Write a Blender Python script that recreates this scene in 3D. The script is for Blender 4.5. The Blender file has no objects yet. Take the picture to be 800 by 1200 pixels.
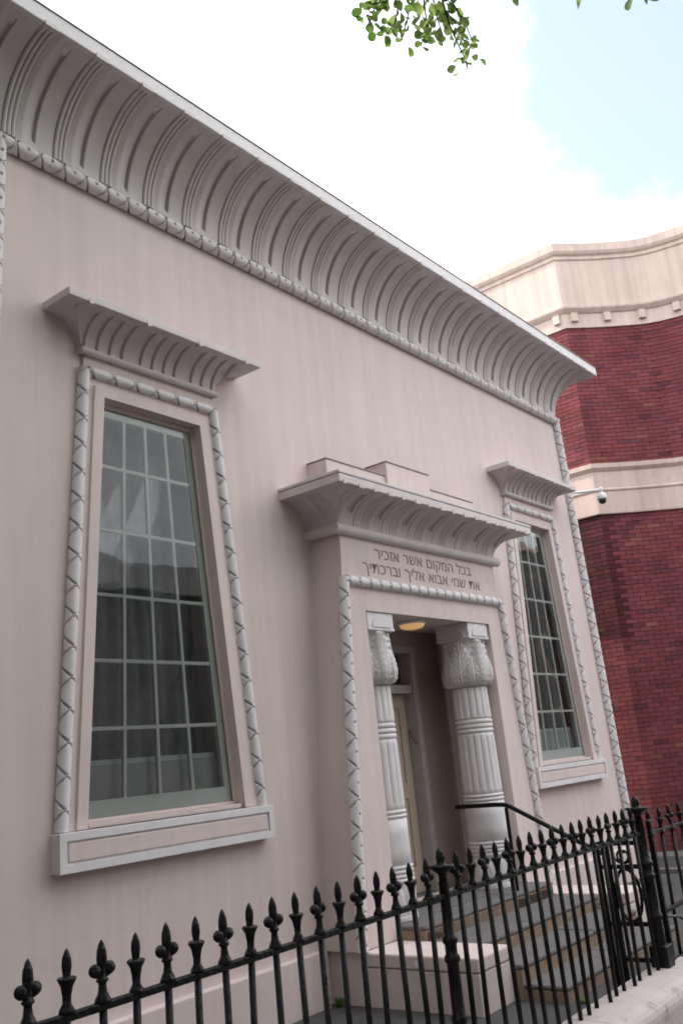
import bpy, bmesh, math, random
import numpy as np
from mathutils import Matrix, Vector
from mathutils.geometry import tessellate_polygon

random.seed(7)
rng = np.random.default_rng(7)
sc = bpy.context.scene
PI = math.pi

# ------------------------------------------------------------------ camera
CAM = np.array([-4.3131, -4.9631, 0.2199])
YAW, PITCH, ROLL, FPX = math.radians(52.8291), math.radians(15.3704), math.radians(-5.7825), 1077.126
fw = np.array([math.sin(YAW)*math.cos(PITCH), math.cos(YAW)*math.cos(PITCH), math.sin(PITCH)])
rt = np.array([math.cos(YAW), -math.sin(YAW), 0.0])
up = np.cross(rt, fw)
cr = rt*math.cos(ROLL) + up*math.sin(ROLL)
cu = -rt*math.sin(ROLL) + up*math.cos(ROLL)
cam = bpy.data.cameras.new('camera')
cam_o = bpy.data.objects.new('camera', cam)
sc.collection.objects.link(cam_o)
cam.sensor_fit = 'VERTICAL'; cam.sensor_height = 36.0; cam.sensor_width = 24.0
cam.lens = FPX/1200*36.0
cam.clip_start = 0.05; cam.clip_end = 2000
cam_o.matrix_world = Matrix(((cr[0], cu[0], -fw[0], CAM[0]), (cr[1], cu[1], -fw[1], CAM[1]), (cr[2], cu[2], -fw[2], CAM[2]), (0, 0, 0, 1)))
sc.camera = cam_o

# ------------------------------------------------------------------ sky, sun, exposure
SUN = np.array([-0.24, 0.70, 0.67]); SUN = SUN/np.linalg.norm(SUN)
world = bpy.data.worlds.new('World'); sc.world = world; world.use_nodes = True
wn, wl = world.node_tree.nodes, world.node_tree.links
wn.clear()
w_out = wn.new('ShaderNodeOutputWorld')
w_sky = wn.new('ShaderNodeTexSky'); w_sky.sky_type = 'NISHITA'; w_sky.sun_disc = False
w_sky.sun_elevation = math.asin(SUN[2]); w_sky.sun_rotation = math.atan2(SUN[0], SUN[1])
w_sky.air_density = 1.0; w_sky.dust_density = 3.0; w_sky.ozone_density = 1.0
w_bg = wn.new('ShaderNodeBackground'); w_bg.inputs['Strength'].default_value = 0.13
wl.new(w_sky.outputs[0], w_bg.inputs['Color'])
w_cl = wn.new('ShaderNodeBackground'); w_cl.inputs['Color'].default_value = (0.955, 0.975, 1.0, 1); w_cl.inputs['Strength'].default_value = 1.25
w_tc = wn.new('ShaderNodeTexCoord')
w_map = wn.new('ShaderNodeMapping'); w_map.inputs['Scale'].default_value = (1, 1, 1.5); w_map.inputs['Location'].default_value = (2.3, 1.1, 0.4)
wl.new(w_tc.outputs['Generated'], w_map.inputs['Vector'])
w_n = wn.new('ShaderNodeTexNoise'); w_n.inputs['Scale'].default_value = 3.2; w_n.inputs['Detail'].default_value = 9; w_n.inputs['Roughness'].default_value = 0.58
wl.new(w_map.outputs[0], w_n.inputs['Vector'])
# the one wide gap in the clouds
w_gap = wn.new('ShaderNodeVectorMath'); w_gap.operation = 'DISTANCE'; w_gap.inputs[1].default_value = (0.751, 0.181, 0.635)
wl.new(w_tc.outputs['Generated'], w_gap.inputs[0])
w_gr = wn.new('ShaderNodeMapRange'); w_gr.inputs['From Min'].default_value = 0.03; w_gr.inputs['From Max'].default_value = 0.29
w_gr.inputs['To Min'].default_value = -0.34; w_gr.inputs['To Max'].default_value = 0.12
wl.new(w_gap.outputs['Value'], w_gr.inputs['Value'])
w_add = wn.new('ShaderNodeMath'); w_add.operation = 'ADD'
wl.new(w_n.outputs['Fac'], w_add.inputs[0]); wl.new(w_gr.outputs[0], w_add.inputs[1])
w_ramp = wn.new('ShaderNodeMapRange'); w_ramp.interpolation_type = 'SMOOTHSTEP'
w_ramp.inputs['To Min'].default_value = 0.115; w_ramp.inputs['From Min'].default_value = 0.30; w_ramp.inputs['From Max'].default_value = 0.64
wl.new(w_add.outputs[0], w_ramp.inputs['Value'])
w_mix = wn.new('ShaderNodeMixShader')
wl.new(w_ramp.outputs[0], w_mix.inputs['Fac']); wl.new(w_bg.outputs[0], w_mix.inputs[1]); wl.new(w_cl.outputs[0], w_mix.inputs[2])
wl.new(w_mix.outputs[0], w_out.inputs['Surface'])

sun = bpy.data.lights.new('sun', 'SUN'); sun.energy = 2.0; sun.angle = math.radians(1.5); sun.color = (1.0, 0.93, 0.83)
sun_o = bpy.data.objects.new('sun', sun); sc.collection.objects.link(sun_o)
sun_o.rotation_euler = Vector(-SUN).to_track_quat('-Z', 'Y').to_euler()
sc.cycles.filter_width = 1.8
vs = sc.view_settings
vs.view_transform = 'Standard'; vs.look = 'None'; vs.exposure = 1.48; vs.gamma = 1.0; vs.use_curve_mapping = False

# ------------------------------------------------------------------ materials
MATS = {}
def mat(name, col, rough=0.8, var=0.10, scale=3.0, bump=0.0, bscale=60.0, streak=0.0, metallic=0.0, dirt=None, rand=0.0, spec=0.5, coat=0.0):
    m = bpy.data.materials.new(name); m.use_nodes = True
    n, l = m.node_tree.nodes, m.node_tree.links
    b = n['Principled BSDF']
    b.inputs['Roughness'].default_value = rough; b.inputs['Metallic'].default_value = metallic
    b.inputs['Specular IOR Level'].default_value = spec
    if coat: b.inputs['Coat Weight'].default_value = coat; b.inputs['Coat Roughness'].default_value = 0.2
    tc = n.new('ShaderNodeNewGeometry')
    no = n.new('ShaderNodeTexNoise'); no.inputs['Scale'].default_value = scale; no.inputs['Detail'].default_value = 6; no.inputs['Roughness'].default_value = 0.6
    l.new(tc.outputs['Position'], no.inputs['Vector'])
    mr = n.new('ShaderNodeMapRange'); mr.inputs['From Min'].default_value = 0.3; mr.inputs['From Max'].default_value = 0.7
    mr.inputs['To Min'].default_value = 1-var; mr.inputs['To Max'].default_value = 1+var
    l.new(no.outputs['Fac'], mr.inputs['Value'])
    fac = mr.outputs[0]
    if streak:
        mp = n.new('ShaderNodeMapping'); mp.inputs['Scale'].default_value = (9, 9, 0.35)
        l.new(tc.outputs['Position'], mp.inputs['Vector'])
        n2 = n.new('ShaderNodeTexNoise'); n2.inputs['Scale'].default_value = 1.0; n2.inputs['Detail'].default_value = 5
        l.new(mp.outputs[0], n2.inputs['Vector'])
        m2 = n.new('ShaderNodeMapRange'); m2.inputs['From Min'].default_value = 0.35; m2.inputs['From Max'].default_value = 0.75
        m2.inputs['To Min'].default_value = 1.0; m2.inputs['To Max'].default_value = 1-streak
        l.new(n2.outputs['Fac'], m2.inputs['Value'])
        mu = n.new('ShaderNodeMath'); mu.operation = 'MULTIPLY'; l.new(fac, mu.inputs[0]); l.new(m2.outputs[0], mu.inputs[1]); fac = mu.outputs[0]
    if rand:
        at = n.new('ShaderNodeObjectInfo')
        m3 = n.new('ShaderNodeMapRange'); m3.inputs['To Min'].default_value = 1-rand; m3.inputs['To Max'].default_value = 1+rand
        l.new(at.outputs['Random'], m3.inputs['Value'])
        mu = n.new('ShaderNodeMath'); mu.operation = 'MULTIPLY'; l.new(fac, mu.inputs[0]); l.new(m3.outputs[0], mu.inputs[1]); fac = mu.outputs[0]
    vm = n.new('ShaderNodeVectorMath'); vm.operation = 'SCALE'; vm.inputs[0].default_value = col
    l.new(fac, vm.inputs['Scale'])
    cs = vm.outputs[0]
    if dirt:
        dcol, thr, dscale = dirt
        n3 = n.new('ShaderNodeTexNoise'); n3.inputs['Scale'].default_value = dscale; n3.inputs['Detail'].default_value = 8; n3.inputs['Roughness'].default_value = 0.7
        l.new(tc.outputs['Position'], n3.inputs['Vector'])
        m4 = n.new('ShaderNodeMapRange'); m4.inputs['From Min'].default_value = thr; m4.inputs['From Max'].default_value = thr+0.15
        l.new(n3.outputs['Fac'], m4.inputs['Value'])
        mx = n.new('ShaderNodeMix'); mx.data_type = 'RGBA'
        l.new(m4.outputs[0], mx.inputs['Factor']); l.new(cs, mx.inputs[6]); mx.inputs[7].default_value = (*dcol, 1)
        cs = mx.outputs[2]
    l.new(cs, b.inputs['Base Color'])
    if bump:
        nb = n.new('ShaderNodeTexNoise'); nb.inputs['Scale'].default_value = bscale; nb.inputs['Detail'].default_value = 4
        l.new(tc.outputs['Position'], nb.inputs['Vector'])
        bp = n.new('ShaderNodeBump'); bp.inputs['Strength'].default_value = bump; bp.inputs['Distance'].default_value = 0.01
        l.new(nb.outputs['Fac'], bp.inputs['Height']); l.new(bp.outputs[0], b.inputs['Normal'])
    MATS[name] = m
    return m

STUCCO = mat('stucco', (0.63, 0.525, 0.508), 0.85, 0.055, 0.8, 0.12, 45, streak=0.10, dirt=((0.53, 0.43, 0.42), 0.60, 1.9))
def ashlar(m):
    n, l = m.node_tree.nodes, m.node_tree.links
    b = n['Principled BSDF']; g = n.new('ShaderNodeNewGeometry')
    mp = n.new('ShaderNodeMapping'); mp.inputs['Rotation'].default_value = (-PI/2, 0, 0); mp.inputs['Location'].default_value = (0.37, 0.11, 0)
    l.new(g.outputs['Position'], mp.inputs['Vector'])
    t = n.new('ShaderNodeTexBrick'); t.inputs['Scale'].default_value = 1.0; t.inputs['Brick Width'].default_value = 1.25; t.inputs['Row Height'].default_value = 0.50
    t.inputs['Mortar Size'].default_value = 0.004; t.inputs['Mortar Smooth'].default_value = 0.6
    l.new(mp.outputs[0], t.inputs['Vector'])
    ns = n.new('ShaderNodeTexNoise'); ns.inputs['Scale'].default_value = 1.3; l.new(g.outputs['Position'], ns.inputs['Vector'])
    mr = n.new('ShaderNodeMapRange'); mr.inputs['From Min'].default_value = 0.45; mr.inputs['From Max'].default_value = 0.62; mr.inputs['To Max'].default_value = 0.10
    l.new(ns.outputs['Fac'], mr.inputs['Value'])
    mu = n.new('ShaderNodeMath'); mu.operation = 'MULTIPLY'; l.new(t.outputs['Fac'], mu.inputs[0]); l.new(mr.outputs[0], mu.inputs[1])
    old = b.inputs['Base Color'].links[0].from_socket
    mx = n.new('ShaderNodeMix'); mx.data_type = 'RGBA'; l.new(mu.outputs[0], mx.inputs['Factor']); l.new(old, mx.inputs[6]); mx.inputs[7].default_value = (0.2, 0.15, 0.14, 1)
    l.new(mx.outputs[2], b.inputs['Base Color'])
ashlar(STUCCO)
TRIM = mat('trim_paint', (0.655, 0.622, 0.632), 0.7, 0.06, 6, 0.15, 80, streak=0.05, dirt=((0.44, 0.41, 0.42), 0.63, 9))
CORN = mat('cornice_paint', (0.60, 0.55, 0.548), 0.75, 0.05, 3, 0.15, 60, streak=0.08, dirt=((0.42, 0.375, 0.365), 0.62, 5))
SASH = mat('sash_paint', (0.82, 0.86, 0.845), 0.5, 0.04, 5)
CURT = mat('curtain_cloth', (0.25, 0.25, 0.285), 0.9, 0.18, 9)
BOARD = mat('grey_board', (0.60, 0.57, 0.57), 0.8, 0.05, 5)
WHITE = mat('white_paint', (0.78, 0.78, 0.80), 0.5, 0.03, 5)
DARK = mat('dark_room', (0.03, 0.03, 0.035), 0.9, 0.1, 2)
DOORP = mat('door_paint', (0.46, 0.37, 0.30), 0.5, 0.05, 6)
FRAMEP = mat('door_frame_paint', (0.36, 0.33, 0.33), 0.5, 0.05, 6)
INK = mat('carved_letter_paint', (0.22, 0.15, 0.135), 0.8, 0.15, 30)
IRON = mat('black_iron_paint', (0.0045, 0.0045, 0.0055), 0.34, 0.3, 25, 0.7, 55, dirt=((0.018, 0.007, 0.005), 0.64, 22), spec=0.2)
SANDST = mat('sandstone', (0.25, 0.175, 0.125), 0.9, 0.18, 7, 0.4, 50, dirt=((0.13, 0.10, 0.09), 0.58, 6))
TREAD = mat('tread_stone', (0.125, 0.115, 0.115), 0.85, 0.12, 6, 0.4, 50, dirt=((0.07, 0.065, 0.06), 0.60, 5))
COPING = mat('coping_render', (0.46, 0.40, 0.395), 0.85, 0.09, 4, 0.4, 40, dirt=((0.24, 0.19, 0.18), 0.57, 7))
YARD = mat('yard_concrete', (0.055, 0.052, 0.052), 0.9, 0.2, 3, 0.3, 60, dirt=((0.035, 0.042, 0.028), 0.62, 4))
ASPH = mat('asphalt', (0.04, 0.04, 0.042), 0.9, 0.15, 3, 0.4, 90)
PAVE = mat('paving', (0.11, 0.105, 0.10), 0.9, 0.12, 4, 0.3, 60)
GROUND = mat('earth', (0.10, 0.09, 0.07), 0.95, 0.2, 1.5)
CREAM = mat('cream_render', (0.585, 0.462, 0.41), 0.85, 0.05, 1.5, 0.2, 40, streak=0.22, dirt=((0.44, 0.34, 0.30), 0.60, 2.2))
MORTAR = mat('mortar', (0.13, 0.06, 0.06), 0.95, 0.12, 6, 0.3, 80)
PORCHP = mat('porch_paint', (0.34, 0.262, 0.25), 0.7, 0.05, 4)
STEEL = mat('white_enamel', (0.72, 0.73, 0.75), 0.35, 0.02, 5)
SMOKED = mat('smoked_dome', (0.02, 0.02, 0.022), 0.1, 0.05, 5)
BARK = mat('bark', (0.06, 0.048, 0.04), 0.95, 0.25, 12, 0.6, 40)
LEAD = mat('lead_flashing', (0.24, 0.205, 0.20), 0.6, 0.15, 8)
ROOFM = mat('roof_sheet', (0.20, 0.19, 0.19), 0.7, 0.1, 3)

def brick_material():
    m = bpy.data.materials.new('red_brick'); m.use_nodes = True
    n, l = m.node_tree.nodes, m.node_tree.links; b = n['Principled BSDF']; b.inputs['Roughness'].default_value = 0.9; b.inputs['Specular IOR Level'].default_value = 0.2
    a = n.new('ShaderNodeAttribute'); a.attribute_name = 'tint'
    g = n.new('ShaderNodeNewGeometry')
    no = n.new('ShaderNodeTexNoise'); no.inputs['Scale'].default_value = 1.6; no.inputs['Detail'].default_value = 7; l.new(g.outputs['Position'], no.inputs['Vector'])
    mr = n.new('ShaderNodeMapRange'); mr.inputs['From Min'].default_value = 0.3; mr.inputs['From Max'].default_value = 0.7; mr.inputs['To Min'].default_value = 0.78; mr.inputs['To Max'].default_value = 1.2
    l.new(no.outputs['Fac'], mr.inputs['Value'])
    vm = n.new('ShaderNodeVectorMath'); vm.operation = 'SCALE'; l.new(a.outputs['Color'], vm.inputs[0]); l.new(mr.outputs[0], vm.inputs['Scale'])
    l.new(vm.outputs[0], b.inputs['Base Color'])
    nb = n.new('ShaderNodeTexNoise'); nb.inputs['Scale'].default_value = 70; l.new(g.outputs['Position'], nb.inputs['Vector'])
    bp = n.new('ShaderNodeBump'); bp.inputs['Strength'].default_value = 0.4; bp.inputs['Distance'].default_value = 0.01
    l.new(nb.outputs['Fac'], bp.inputs['Height']); l.new(bp.outputs[0], b.inputs['Normal'])
    return m
BRICK = brick_material()

def glass_material(name, tint=(0.9, 0.95, 0.95)):
    m = bpy.data.materials.new(name); m.use_nodes = True
    n, l = m.node_tree.nodes, m.node_tree.links; n.clear()
    o = n.new('ShaderNodeOutputMaterial'); t = n.new('ShaderNodeBsdfTransparent'); t.inputs['Color'].default_value = (*tint, 1)
    gl = n.new('ShaderNodeBsdfGlossy'); gl.inputs['Roughness'].default_value = 0.02
    fr = n.new('ShaderNodeFresnel'); fr.inputs['IOR'].default_value = 1.5
    g = n.new('ShaderNodeNewGeometry'); no = n.new('ShaderNodeTexNoise'); no.inputs['Scale'].default_value = 2.2; no.inputs['Detail'].default_value = 1; l.new(g.outputs['Position'], no.inputs['Vector'])
    bp = n.new('ShaderNodeBump'); bp.inputs['Strength'].default_value = 0.12; bp.inputs['Distance'].default_value = 0.02; l.new(no.outputs['Fac'], bp.inputs['Height']); l.new(bp.outputs[0], gl.inputs['Normal'])
    mx = n.new('ShaderNodeMixShader'); l.new(fr.outputs[0], mx.inputs['Fac']); l.new(t.outputs[0], mx.inputs[1]); l.new(gl.outputs[0], mx.inputs[2]); l.new(mx.outputs[0], o.inputs['Surface'])
    return m
GLASS = glass_material('window_glass', (0.96, 0.985, 0.98))
PANEG = glass_material('old_pane_glass', (0.82, 0.88, 0.88))

def leaf_material():
    m = bpy.data.materials.new('leaf_green'); m.use_nodes = True
    n, l = m.node_tree.nodes, m.node_tree.links; n.clear()
    o = n.new('ShaderNodeOutputMaterial'); d = n.new('ShaderNodeBsdfPrincipled'); d.inputs['Roughness'].default_value = 0.5
    t = n.new('ShaderNodeBsdfTranslucent'); mx = n.new('ShaderNodeMixShader'); mx.inputs['Fac'].default_value = 0.55
    g = n.new('ShaderNodeNewGeometry'); no = n.new('ShaderNodeTexNoise'); no.inputs['Scale'].default_value = 7; l.new(g.outputs['Position'], no.inputs['Vector'])
    r = n.new('ShaderNodeValToRGB'); r.color_ramp.elements[0].color = (0.035, 0.07, 0.012, 1); r.color_ramp.elements[1].color = (0.15, 0.205, 0.06, 1)
    r.color_ramp.elements[0].position = 0.35; r.color_ramp.elements[1].position = 0.65
    l.new(no.outputs['Fac'], r.inputs['Fac']); l.new(r.outputs[0], d.inputs['Base Color'])
    vm = n.new('ShaderNodeVectorMath'); vm.operation = 'SCALE'; vm.inputs['Scale'].default_value = 2.2; l.new(r.outputs[0], vm.inputs[0]); l.new(vm.outputs[0], t.inputs['Color'])
    l.new(d.outputs[0], mx.inputs[1]); l.new(t.outputs[0], mx.inputs[2]); l.new(mx.outputs[0], o.inputs['Surface'])
    return m
LEAF = leaf_material()
def lamp_material():
    m = bpy.data.materials.new('lit_lamp_glass'); m.use_nodes = True
    b = m.node_tree.nodes['Principled BSDF']; b.inputs['Base Color'].default_value = (0.6, 0.5, 0.36, 1)
    b.inputs['Emission Color'].default_value = (1.0, 0.55, 0.18, 1); b.inputs['Emission Strength'].default_value = 0.15
    return m
LAMPM = lamp_material()

# ------------------------------------------------------------------ mesh helpers
ORG = {}
def mesh_from(name, V, F, m, smooth=False):
    me = bpy.data.meshes.new(name)
    me.from_pydata([tuple(map(float, v)) for v in V], [], [tuple(int(i) for i in f) for f in F])
    if m: me.materials.append(m)
    if smooth: me.shade_smooth()
    me.update()
    return me
def link(name, me, parent=None, loc=(0, 0, 0)):
    o = bpy.data.objects.new(name, me); sc.collection.objects.link(o)
    o.location = loc
    if parent: o.parent = parent
    ORG[o] = ORG.get(parent, np.zeros(3))
    return o
def obj(name, VF, m, parent=None, smooth=False, **props):
    V, F = VF
    V = np.asarray(V, float)
    if parent is not None: V = V - ORG[parent]
    o = link(name, mesh_from(name, V, F, m, smooth), parent)
    for k, v in props.items(): o[k] = v
    return o
def thing(name, label, cat, loc, group=None):
    o = bpy.data.objects.new(name, None); sc.collection.objects.link(o)
    o.empty_display_size = 0.2; o.location = loc; ORG[o] = np.array(loc, float)
    o['label'] = label; o['category'] = cat
    if group: o['group'] = group
    return o
def join(*parts):
    V, F, n = [], [], 0
    for v, f in parts:
        v = list(v); V += [tuple(x) for x in v]; F += [tuple(i+n for i in q) for q in f]; n += len(v)
    return V, F
def box(x0, x1, y0, y1, z0, z1):
    V = [(x, y, z) for z in (z0, z1) for y in (y0, y1) for x in (x0, x1)]
    return V, [(0, 2, 3, 1), (4, 5, 7, 6), (0, 1, 5, 4), (2, 6, 7, 3), (0, 4, 6, 2), (1, 3, 7, 5)]
def bbox(x0, x1, y0, y1, z0, z1, b=0.01):
    """box with chamfered edges"""
    bm = bmesh.new(); V, F = box(x0, x1, y0, y1, z0, z1)
    vs_ = [bm.verts.new(v) for v in V]
    for f in F: bm.faces.new([vs_[i] for i in f])
    bmesh.ops.bevel(bm, geom=bm.edges[:], offset=b, segments=2, affect='EDGES', profile=0.5)
    bm.verts.index_update()
    r = [tuple(v.co) for v in bm.verts], [tuple(v.index for v in f.verts) for f in bm.faces]
    bm.free(); return r
def loft(rings, closed=True, caps=True):
    n = len(rings[0]); V = [tuple(p) for r in rings for p in r]; F = []
    for i in range(len(rings)-1):
        for j in range(n if closed else n-1):
            k = (j+1) % n
            F.append((i*n+j, i*n+k, (i+1)*n+k, (i+1)*n+j))
    if caps and closed:
        F.append(tuple(range(n-1, -1, -1))); F.append(tuple((len(rings)-1)*n+j for j in range(n)))
    return V, F
def tube(pts, rad, n=10):
    pts = [np.array(p, float) for p in pts]
    if not hasattr(rad, '__len__'): rad = [rad]*len(pts)
    rings = []; ref = None
    for i, p in enumerate(pts):
        a = pts[max(i-1, 0)]; b = pts[min(i+1, len(pts)-1)]
        t = (b-a)/np.linalg.norm(b-a)
        if ref is None or abs(ref@t) > 0.95:
            ref = np.array([0, 0, 1.0]) if abs(t[2]) < 0.9 else np.array([1.0, 0, 0])
        u = np.cross(t, ref); u /= np.linalg.norm(u); w = np.cross(u, t); ref = w
        rings.append([p+rad[i]*(math.cos(2*PI*k/n)*u+math.sin(2*PI*k/n)*w) for k in range(n)])
    return loft(rings)
def lathe(prof, cx, cy, n=20):
    rings = [[(cx+r*math.cos(2*PI*k/n), cy+r*math.sin(2*PI*k/n), z) for k in range(n)] for r, z in prof]
    return loft(rings)
def sphere(c, r, n=10, m=7, sx=1, sy=1, sz=1):
    prof = [(r*math.sin(PI*i/m)+1e-5, -r*math.cos(PI*i/m)) for i in range(m+1)]
    V, F = lathe(prof, 0, 0, n)
    return [(c[0]+sx*x, c[1]+sy*y, c[2]+sz*z) for x, y, z in V], F
def poly_prism(poly, holes, y0, y1):
    """plate in the xz plane with holes, from y0 (front) to y1 (back)"""
    loops = [poly]+list(holes)
    tris = tessellate_polygon([[Vector((x, z, 0)) for x, z in lp] for lp in loops])
    flat = [p for lp in loops for p in lp]; n = len(flat)
    V = [(x, y0, z) for x, z in flat]+[(x, y1, z) for x, z in flat]
    F = [tuple(t) for t in tris]+[tuple(i+n for i in reversed(t)) for t in tris]
    s = 0
    for lp in loops:
        m = len(lp)
        for i in range(m):
            j = (i+1) % m
            F.append((s+i, s+j, s+j+n, s+i+n))
        s += m
    return V, F
def fixnormals(o):
    bm = bmesh.new(); bm.from_mesh(o.data); bmesh.ops.recalc_face_normals(bm, faces=bm.faces[:]); bm.to_mesh(o.data); bm.free()
    return o
def grid_mesh(P):
    a, b = P.shape[:2]
    idx = np.arange(a*b).reshape(a, b)
    F = np.stack([idx[:-1, :-1], idx[1:, :-1], idx[1:, 1:], idx[:-1, 1:]], -1).reshape(-1, 4)
    return P.reshape(-1, 3), F
def fast_obj(name, P, m, parent, smooth=True, flip=False):
    V, F = grid_mesh(P)
    if flip: F = F[:, ::-1]
    V = V - ORG[parent]
    me = bpy.data.meshes.new(name)
    me.vertices.add(len(V)); me.vertices.foreach_set('co', V.astype(np.float32).ravel())
    me.loops.add(F.size); me.loops.foreach_set('vertex_index', F.astype(np.int32).ravel())
    me.polygons.add(len(F)); me.polygons.foreach_set('loop_start', np.arange(0, F.size, 4, dtype=np.int32)); me.polygons.foreach_set('loop_total', np.full(len(F), 4, np.int32))
    me.materials.append(m); me.update(calc_edges=True); me.validate()
    if smooth: me.shade_smooth()
    return link(name, me, parent)
def rope(parent, p0, p1, r, pitch, dots=False, phase=0.0, m=None):
    """round moulding carved with two crossing spiral grooves"""
    p0, p1 = np.array(p0, float), np.array(p1, float)
    L = np.linalg.norm(p1-p0); d = (p1-p0)/L
    n = np.array([0, -1.0, 0]); n = n-(n@d)*d; n /= np.linalg.norm(n); s = np.cross(d, n)
    nl = max(2, int(L/0.0036)); nt = 54
    l = np.linspace(0, L, nl)[:, None]; th = np.linspace(-2.1, 2.1, nt)[None, :]
    k = pitch*(2*PI*r)/math.hypot(pitch, 2*PI*r)
    def fd(v): v = v-np.floor(v); return np.minimum(v, 1-v)
    lp = l/pitch+phase
    wob = 1+0.0*lp
    g = np.maximum(np.clip(1-fd(th/(2*PI)-lp)*k/0.0082, 0, 1), np.clip(1-fd(th/(2*PI)+lp)*k/0.0082, 0, 1))
    g = np.minimum(g*2.4, 1.0)
    bulge = 0.015*np.minimum(fd(th/(2*PI)-lp), fd(th/(2*PI)+lp))
    rr = r*(0.985+bulge)-0.027*g
    if dots:
        dz = (lp-0.5-np.round(lp-0.5))*pitch
        rad = np.sqrt(dz**2+(r*th)**2)
        rr = rr-0.022*np.clip((0.0135-rad)/0.003, 0, 1)
    P = p0+l[..., None]*d + (rr*np.cos(th))[..., None]*n + (rr*np.sin(th))[..., None]*s
    return fast_obj('rope_moulding', P, m or TRIM, parent)

# ------------------------------------------------------------------ setting: ground
obj('ground', ([(-300, -300, -1.62), (300, -300, -1.62), (300, 300, -1.62), (-300, 300, -1.62)], [(0, 1, 2, 3)]), GROUND, kind='structure')
obj('yard', box(-3.6, 7.9, -2.45, 0.2, -1.60, -1.49), YARD, kind='structure')
obj('footpath', box(-40, 40, -6.6, -2.66, -1.61, -1.55), PAVE, kind='structure')
obj('kerb', box(-40, 40, -6.78, -6.6, -1.61, -1.545), TREAD, kind='structure')
obj('road', box(-60, 60, -15.0, -6.78, -1.615, -1.68+0.02), ASPH, kind='structure')
obj('lane', box(7.9, 13.0, -2.66, 30, -1.605, -1.515), ASPH, kind='structure')
obj('lane_kerb', box(7.9, 8.05, -2.4, 0.6, -1.60, -1.44), TREAD, kind='structure')

# ------------------------------------------------------------------ synagogue
C0 = 3.0532
S = thing('synagogue_building', 'pale pink stucco building in Egyptian style with flared cornice, roped mouldings and columned doorway', 'building', (C0, 0, -1.49))
HW0, BAT = 4.43, 0.0312          # half width at z = 0 and batter per metre
def hw(z): return HW0-BAT*z
def oh(z): return 0.684-0.0784*z      # window opening half width
ZT = 4.70
WIN = (0.0, 6.1063)
def trap(cx, f, z0, z1, off=0.0, offt=None):
    offt = off if offt is None else offt
    return [(cx-f(z0)-off, z0), (cx+f(z0)+off, z0), (cx+f(z1)+off, z1+offt), (cx-f(z1)-off, z1+offt)]
outer = [(C0-hw(-1.49)-0.05, -1.49), (C0+hw(-1.49)+0.05, -1.49), (C0+hw(5.2)+0.05, 5.2), (C0-hw(5.2)-0.05, 5.2)]
DOOR_OP = [(C0-1.06, -1.02), (C0+1.06, -1.02), (C0+1.06, 1.48), (C0-1.06, 1.48)]
holes = [trap(w, oh, 0.0, 2.9) for w in WIN]+[DOOR_OP]
fixnormals(obj('front_wall', poly_prism(outer, holes, 0.0, 0.30), STUCCO, S))
xl, xr = C0-hw(0)-0.02, C0+hw(0)+0.02
obj('side_wall', loft([[(C0-hw(-1.49)-.048, .3, -1.49), (C0-hw(-1.49)-.048, 12, -1.49), (C0-hw(-1.49)+.25, 12, -1.49), (C0-hw(-1.49)+.25, .3, -1.49)],
                       [(C0-hw(5.2)-.048, .3, 5.2), (C0-hw(5.2)-.048, 12, 5.2), (C0-hw(5.2)+.25, 12, 5.2), (C0-hw(5.2)+.25, .3, 5.2)]]), STUCCO, S)
obj('side_wall', loft([[(C0+hw(-1.49)+.048, .3, -1.49), (C0+hw(-1.49)-.25, .3, -1.49), (C0+hw(-1.49)-.25, 12, -1.49), (C0+hw(-1.49)+.048, 12, -1.49)],
                       [(C0+hw(5.2)+.048, .3, 5.2), (C0+hw(5.2)-.25, .3, 5.2), (C0+hw(5.2)-.25, 12, 5.2), (C0+hw(5.2)+.048, 12, 5.2)]]), STUCCO, S)
obj('rear_wall', box(C0-4.3, C0+4.3, 11.75, 12.0, -1.49, 5.2), STUCCO, S)
obj('roof', box(C0-4.25, C0+4.25, 0.2, 11.9, 5.16, 5.25), ROOFM, S)
# plinth
for a, b in ((C0-hw(-1.3)-0.09, C0-1.62), (C0+1.62, C0+hw(-1.3)+0.09)):
    obj('plinth', bbox(a, b, -0.055, 0.05, -1.50, -1.10, 0.012), STUCCO, S)

# ---- cavetto cornice pieces
def cove_cols(segs, eps=0.0015):
    """column positions (0..1) with doubled columns at the sharp edges"""
    us = set()
    for a, b, n in segs:
        for i in range(n+1): us.add(round(a+(b-a)*i/n, 6))
    return sorted(us)
def cove_piece(frame, t0, t1, tlo, thi, flare, flare_side, H, disp, cols, ns=22, s1=1.0):
    """frame: (origin at cove foot, along, out). disp(u, s) > 0 cuts into the solid."""
    o, al, ou = [np.array(v, float) for v in frame]
    u = np.array(cols); t = t0+(t1-t0)*u
    over = np.maximum(np.maximum(tlo-t, t-thi), 0)
    q = np.clip(1-over/flare_side, -1, 1)
    s0 = np.arccos(q)/(PI/2)
    k = np.linspace(0, 1, ns)[:, None]
    s = s0[None, :]+(s1-s0[None, :])*k
    ph = s*PI/2
    d = flare*(1-np.cos(ph)); z = H*np.sin(ph)
    nd = -H*np.cos(ph); nz = flare*np.sin(ph); nn = np.sqrt(nd**2+nz**2)
    dp = disp(np.broadcast_to(u[None, :], s.shape), s)
    edge = np.clip((s-s0[None, :])/0.08, 0, 1)*np.where(over[None, :] > 0, 1, 1)
    dp = np.where(over[None, :] > 0, dp*edge, dp)
    d = d+nd/nn*dp; z = z+nz/nn*dp
    return o+t[None, :, None]*al+d[..., None]*ou+z[..., None]*np.array([0, 0, 1.0])
def band(u, a, b, e=0.004): return np.clip((u-a)/e, 0, 1)*np.clip((b-u)/e, 0, 1)
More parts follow.
